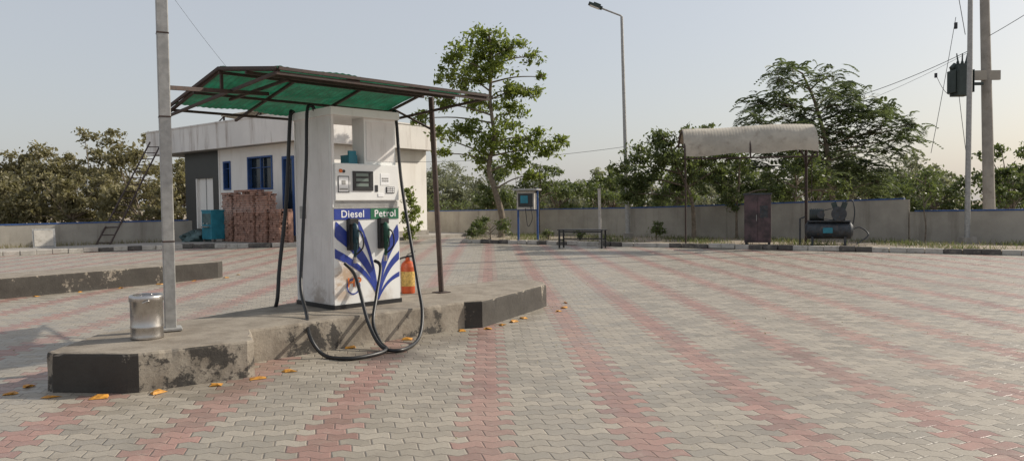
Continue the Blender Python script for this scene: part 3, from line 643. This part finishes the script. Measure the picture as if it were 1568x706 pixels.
def T(name,basep,trunk,r0,clumps,n,size,lm,k=8,dy=1.0,pin=False,asp=.5,brr=.03,fl=1.0,sg=(.16,.30)):
    b=MB(); bx=Vector(basep); tp=smooth_path([bx+Vector(p) for p in trunk],5)
    b.tube(tp,[r0*(1-.75*i/(len(tp)-1)) for i in range(len(tp))],0,n=9)
    b.tube([tp[0]-Vector((0,0,.15)),tp[0]+Vector((0,0,.12))],r0*1.5,0,n=9,r1=r0)
    for cl in clumps:
        dx,z,r=cl[:3]; yy=cl[3] if len(cl)>3 else rng.uniform(-dy,dy)
        c=np.array([bx.x+dx,bx.y+yy,z]); sub,pts=clump_points(c,r,int(n*r*r),k,sg)
        cand=[p for p in tp if p.z<z-.2] or [tp[0]]; st=min(cand,key=lambda p:(Vector((c[0],c[1],c[2]*.9))-Vector((p.x,p.y,p.z*.9))).length)
        C=Vector(c); mid=st.lerp(C,.5)+Vector((rng.uniform(-.15,.15),rng.uniform(-.15,.15),.12))
        b.tube(smooth_path([st,mid,C],4),brr*1.5,0,n=5,r1=brr*.5,cap=False)
        for s_ in sub:
            s_=Vector(s_); m2=C.lerp(s_,.5)+Vector((0,0,.06)); b.tube([C,m2,s_],brr*.5,0,n=4,r1=brr*.15,cap=False)
        if not pin: b.quads(leafquads(pts,size,asp=asp),1)
        else:
            m=max(10,int(n*r*r/16))
            starts=sub[rng.integers(0,len(sub),m)]+rng.normal(size=(m,3))*r*.17
            for s0 in starts:
                dirr=rng.normal(size=3); dirr[2]=abs(dirr[2])*.5; dirr/=np.linalg.norm(dirr); ln=rng.uniform(.45,.85)*fl
                side=np.cross(dirr,[0,0,1]); side/=np.linalg.norm(side)+1e-6
                t=np.linspace(.12,1,9)[:,None]; pos=s0+dirr*ln*t-np.array([0,0,1])*ln*.6*t*t
                for sgn in(-1,1):
                    a=(side*sgn*.19*(1.15-.6*t)+dirr*.07-np.array([0,0,.07]))*fl; w=dirr*.085*fl+rng.normal(size=(9,3))*.012
                    b.quads(np.stack([pos,pos+a*.5+w*.5,pos+a,pos+a*.5-w*.5],1),1)
    return b.build(name,['bark',lm])
T('roadside_tree',(-.5,33,.05),[(0,0,0),(.05,0,1),(-.25,0,2.2),(-.5,.1,3.2),(-.25,0,4.5),(-.4,.1,6.2),(-.3,0,8),(-.45,0,9.2)],.16,
 [(-.47,9.2,.7),(-.9,8.5,.9),(.64,8.5,.75),(-2.0,7.9,.8),(-.25,7.5,.9),(-1.5,7.0,.8),(1.25,6.65,.65),(-.8,6.2,.8),(-2.55,6.0,.6),(.4,5.7,.8),(-1.6,4.9,.85),(-.25,4.6,1.0),(1.2,4.5,.95),(2.25,3.95,.65),(-.95,3.7,.7),(.65,3.4,.75),(1.5,2.9,.5),(1.5,8.1,.45),(-2.9,4.7,.55),(-3.4,5.4,.5),(-2.6,3.9,.4),(-1.1,7.8,.6),(2.7,4.3,.45),(1.9,7.3,.3),(-2.6,7.2,.35),(.3,6.6,.7),(-.1,8.6,.6)],880,.19,'lg',k=12,dy=.9,asp=.5,sg=(.15,.30))
T('pinnate_leaf_tree',(14.4,33,0),[(0,0,0),(.05,0,1.2),(-.2,0,2.4),(-.3,.1,4),(-.8,0,5.8),(-1.4,0,7.2)],.17,
 [(-1.6,7.6,.7),(-2.3,6.9,.85),(-.9,6.75,.85),(-3.2,5.9,.8),(-1.9,5.8,1),(-.3,5.7,.95),(.9,6.5,.85),(1.3,5.7,.95),(2.4,5.6,.8),(-3.7,4.9,.8),(-1.0,5.0,1.0),(.5,4.6,1.1),(2.0,4.5,1.0),(3.4,4.9,.7),(4.0,4.3,.6),(-2.0,4.4,1.1),(-2.8,3.6,1),(0,3.4,1.2),(1.7,3.2,1.1),(2.9,3.8,.9),(-1.5,2.8,1.1),(.9,2.3,1),(-3.8,3.2,.8),(2.6,2.4,.9),(-2.9,2.2,.9)],1350,.15,'lp',k=11,dy=1.4,pin=True,fl=1.0)
T('spreading_tree',(6.95,28.2,.05),[(0,0,0),(0,0,.8),(-.1,0,1.7),(-.5,0,2.6),(-.9,0,3.3)],.10,
 [(-1.3,3.9,.65),(-.4,3.95,.55),(-2.0,3.4,.65),(-1.1,3.2,.75),(.3,3.2,.75),(-2.5,2.5,.6),(-1.6,2.4,.75),(-.3,2.5,.65),(.8,2.7,.6),(.8,4.4,.35),(1.2,3.3,.5),(-2.2,1.9,.55),(-1.0,1.9,.6),(-2.7,3.0,.4),(-.6,3.3,.7)],1500,.15,'lm',k=9,dy=.9)
T('young_tree',(8.9,29.2,.05),[(0,0,0),(0,0,1.2),(.1,0,2.2)],.06,[(0,2.6,.7),(-.7,2.2,.6),(.6,2.3,.6),(.1,3.2,.5),(1.3,2.0,.6),(-.3,1.7,.6)],1300,.14,'lm',dy=.6)
T('young_tree',(11.3,29.5,.0),[(0,0,0),(0,0,1.2),(.1,0,2.2)],.07,[(0,2.9,.8),(-.8,2.4,.7),(.8,2.5,.7),(.1,3.6,.6),(1.3,2.0,.6),(-.3,1.9,.7)],1200,.15,'lm',dy=.7)
T('sapling',(14.0,25.0,.05),[(0,0,0),(.03,0,.6),(-.05,0,1.3),(0,0,2.0)],.03,[(0,2.3,.4),(-.35,1.9,.35),(.4,1.7,.35),(.1,1.45,.4),(-.7,2.3,.3)],900,.12,'lm',dy=.3,brr=.015)
T('small_tree',(1.3,35.5,0),[(0,0,0),(0,0,1.2),(.1,0,2.2)],.08,[(0,2.9,.7),(-.7,2.4,.6),(.6,2.5,.6),(.1,3.4,.5),(1.2,2.1,.6),(-.3,1.9,.6)],1000,.14,'lm',dy=.6)
T('corner_plant',(-4.6,33.6,.1),[(0,0,0),(0,0,.8),(.05,0,1.8)],.03,[(0,2.2,.35),(-.1,1.8,.35),(.15,1.4,.4),(-.15,1.0,.4),(.1,.6,.4),(0,.3,.35)],1300,.16,'lg',dy=.2,brr=.01)
def bush(name,x,y,w,h,lm,n=600,size=.12,z0=.08):
    cl=[(rng.uniform(-w,w)*.7,z0+h*rng.uniform(.25,.75),h*.38) for _ in range(max(4,int(w*7)))]
    T(name,(x,y,z0),[(0,0,0),(0,0,h*.3),(0,0,h*.5)],.03,cl,n,size,lm,dy=w*.5,brr=.012,k=6)
bush('garden_bush',-.9,30.7,1.1,1.0,'lm',1300); bush('garden_bush',2.7,29.4,.25,.5,'lm',1500,.1); bush('garden_bush',5.65,28.9,.25,.8,'lm',1500,.1)
bush('garden_bush',1.5,30.4,.3,.5,'lm',1500,.1); bush('garden_bush',-4.1,42.5,1.3,2.6,'lm',300)
def mass(name,items,lm,n,size,dens=1.0):
    b=MB()
    for x,y,h,w in items:
        b.tube([(x,y,-.1),(x+.2,y,h*.5)],.14,0,n=6,r1=.06)
        for _ in range(int((9+w*3)*dens)):
            r=w*rng.uniform(.2,.4); cx=x+rng.uniform(-w,w)*.85; cy=y+rng.uniform(-w,w)*.6; cz=h*rng.uniform(.15,.95)
            q=1-((cx-x)/w)**2*.5; cz=min(cz*q+.2,h-r*.3)
            sub,pts=clump_points(np.array([cx,cy,cz]),r,int(n*r*r),7,(.18,.36)); b.quads(leafquads(pts,size,asp=.6),1)
            b.tube([(x,y,h*.3),(cx,cy,cz)],.05,0,n=4,r1=.015,cap=False)
    b.build(name,['bark',lm])
it=[]
for t in np.linspace(0,1,28):
    x=-10+72*t+rng.uniform(-1,1); y=66-22*t+rng.uniform(-4,6); w=rng.uniform(1.6,3.0); it.append((x,y,rng.uniform(2.4,5.4) ,w))
for t in np.linspace(0,1,20):
    it.append((-20+110*t+rng.uniform(-2,2),98-25*t+rng.uniform(-5,5),rng.uniform(3.5,7),rng.uniform(3,4.8)))
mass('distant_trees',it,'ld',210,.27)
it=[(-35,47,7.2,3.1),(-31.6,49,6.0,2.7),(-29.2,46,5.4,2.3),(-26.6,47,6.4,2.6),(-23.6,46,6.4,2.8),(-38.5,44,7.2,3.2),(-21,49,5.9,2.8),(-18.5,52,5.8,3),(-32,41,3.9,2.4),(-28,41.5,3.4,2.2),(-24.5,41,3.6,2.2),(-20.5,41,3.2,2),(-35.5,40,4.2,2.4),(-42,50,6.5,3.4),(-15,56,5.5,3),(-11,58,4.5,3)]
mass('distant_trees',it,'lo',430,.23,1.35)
it=[(27,40,5.0,2.0),(30.5,42,4.6,2.2),(22.8,40,3.6,2.0),(34.5,42,5.4,2.4),(19.2,39,3.2,1.9),(16.5,40,3.4,1.8),(25,37,3.0,1.6)]
mass('distant_trees',it,'lm',420,.2,1.2)
it=[(3,48,4.2,1.7),(6.6,49,3.8,1.8),(10.2,45,5.0,2.0),(-1.5,52,4.4,1.9),(13,44,4.0,1.9),(8.5,42,3.2,1.5),(5,43,2.8,1.4)]
mass('distant_trees',it,'lm',380,.22,1.2)
def grass(name,pts,h,mi):
    pts=np.array(pts); n=len(pts); a=rng.uniform(0,2*np.pi,n); w=np.stack([np.cos(a),np.sin(a),np.zeros(n)],1)*.010
    ln=np.stack([rng.normal(size=n)*.06,rng.normal(size=n)*.06,h*rng.uniform(.3,1.2,n)],1)
    q=np.stack([pts-w,pts+w,pts+ln+w*.2,pts+ln-w*.2],1); b=MB(); b.quads(q,0); b.build(name,[mi])
g=[];g2=[]
for _ in range(22000):
    x=rng.uniform(-2,17); yk=30.9-.688*(x+2); yw=39-.84*(x+3.3)
    t=rng.beta(1.2,1.1); y=yk+t*(yw-yk-.1)
    if math.sin(x*2.1)+math.sin(y*3.3+x)+rng.uniform(-1,1)>.6: (g if rng.random()<.55 else g2).append((x,y,.09))
grass('grass_tufts',g,.17,'lm'); grass('grass_tufts',g2,.14,'lo')
g=[]
for _ in range(1500):
    t=rng.uniform(0,1); x=-28+13*t; y=21.2+11.0*t-rng.uniform(0,.6)
    g.append((x,y,.13))
grass('grass_tufts',g,.18,'lo')
pts=np.stack([rng.uniform(-9,14,900),rng.uniform(3.8,28,900),np.full(900,.012)],1); pts=pts[(pts[:,1]<27-.6*pts[:,0])]
b=MB(); q=leafquads(pts,.022,flat=.1); q[:,:,2]=np.clip(q[:,:,2],.006,.02); b.quads(q,0); b.build('dry_leaf_litter',['lo'])
b=MB(); b.bx(-2,2,-1.5,1.5,0,2.4,0); b.bx(-2.2,2.2,-1.7,1.7,2.4,2.55,1); b.bx(-.4,.4,-1.53,-1.5,0,1.9,1); b.build('distant_shed',['bwhite','conc'],loc=(33.5,47,0))
# ------------------------------------------------------------------ light, sky, camera
EL=math.radians(33); AZ=math.radians(68)
D=Vector((math.sin(AZ)*math.cos(EL),math.cos(AZ)*math.cos(EL),math.sin(EL)))
l=bpy.data.lights.new('sun','SUN'); l.energy=4.7; l.angle=math.radians(.6); l.color=(1,.92,.80)
o=bpy.data.objects.new('sun',l); COL.objects.link(o); o.rotation_mode='QUATERNION'; o.rotation_quaternion=D.to_track_quat('Z','Y')
w=bpy.data.worlds.new('World'); S.world=w; w.use_nodes=True; nt=w.node_tree
sk=nt.nodes.new('ShaderNodeTexSky'); sk.sky_type='NISHITA'; sk.sun_disc=False; sk.sun_elevation=EL; sk.sun_rotation=AZ; sk.air_density=1.2; sk.dust_density=3.0; sk.ozone_density=1.0; sk.altitude=100
haze=mixc(nt,.62,sk.outputs[0],(4.75,4.8,5.0))
bg=nt.nodes['Background']; bg.inputs[1].default_value=.134; nt.links.new(haze,bg.inputs[0])
cam=bpy.data.cameras.new('camera'); co=bpy.data.objects.new('camera',cam); COL.objects.link(co)
cam.sensor_width=36; cam.lens=25.94; cam.clip_end=3000
co.matrix_world=Matrix.Translation((0,0,1.5))@Matrix.Rotation(math.radians(90)-.0332,4,'X')@Matrix.Rotation(-.013,4,'Z')
S.camera=co
S.view_settings.view_transform='Standard'; S.view_settings.look='None'; S.view_settings.exposure=0
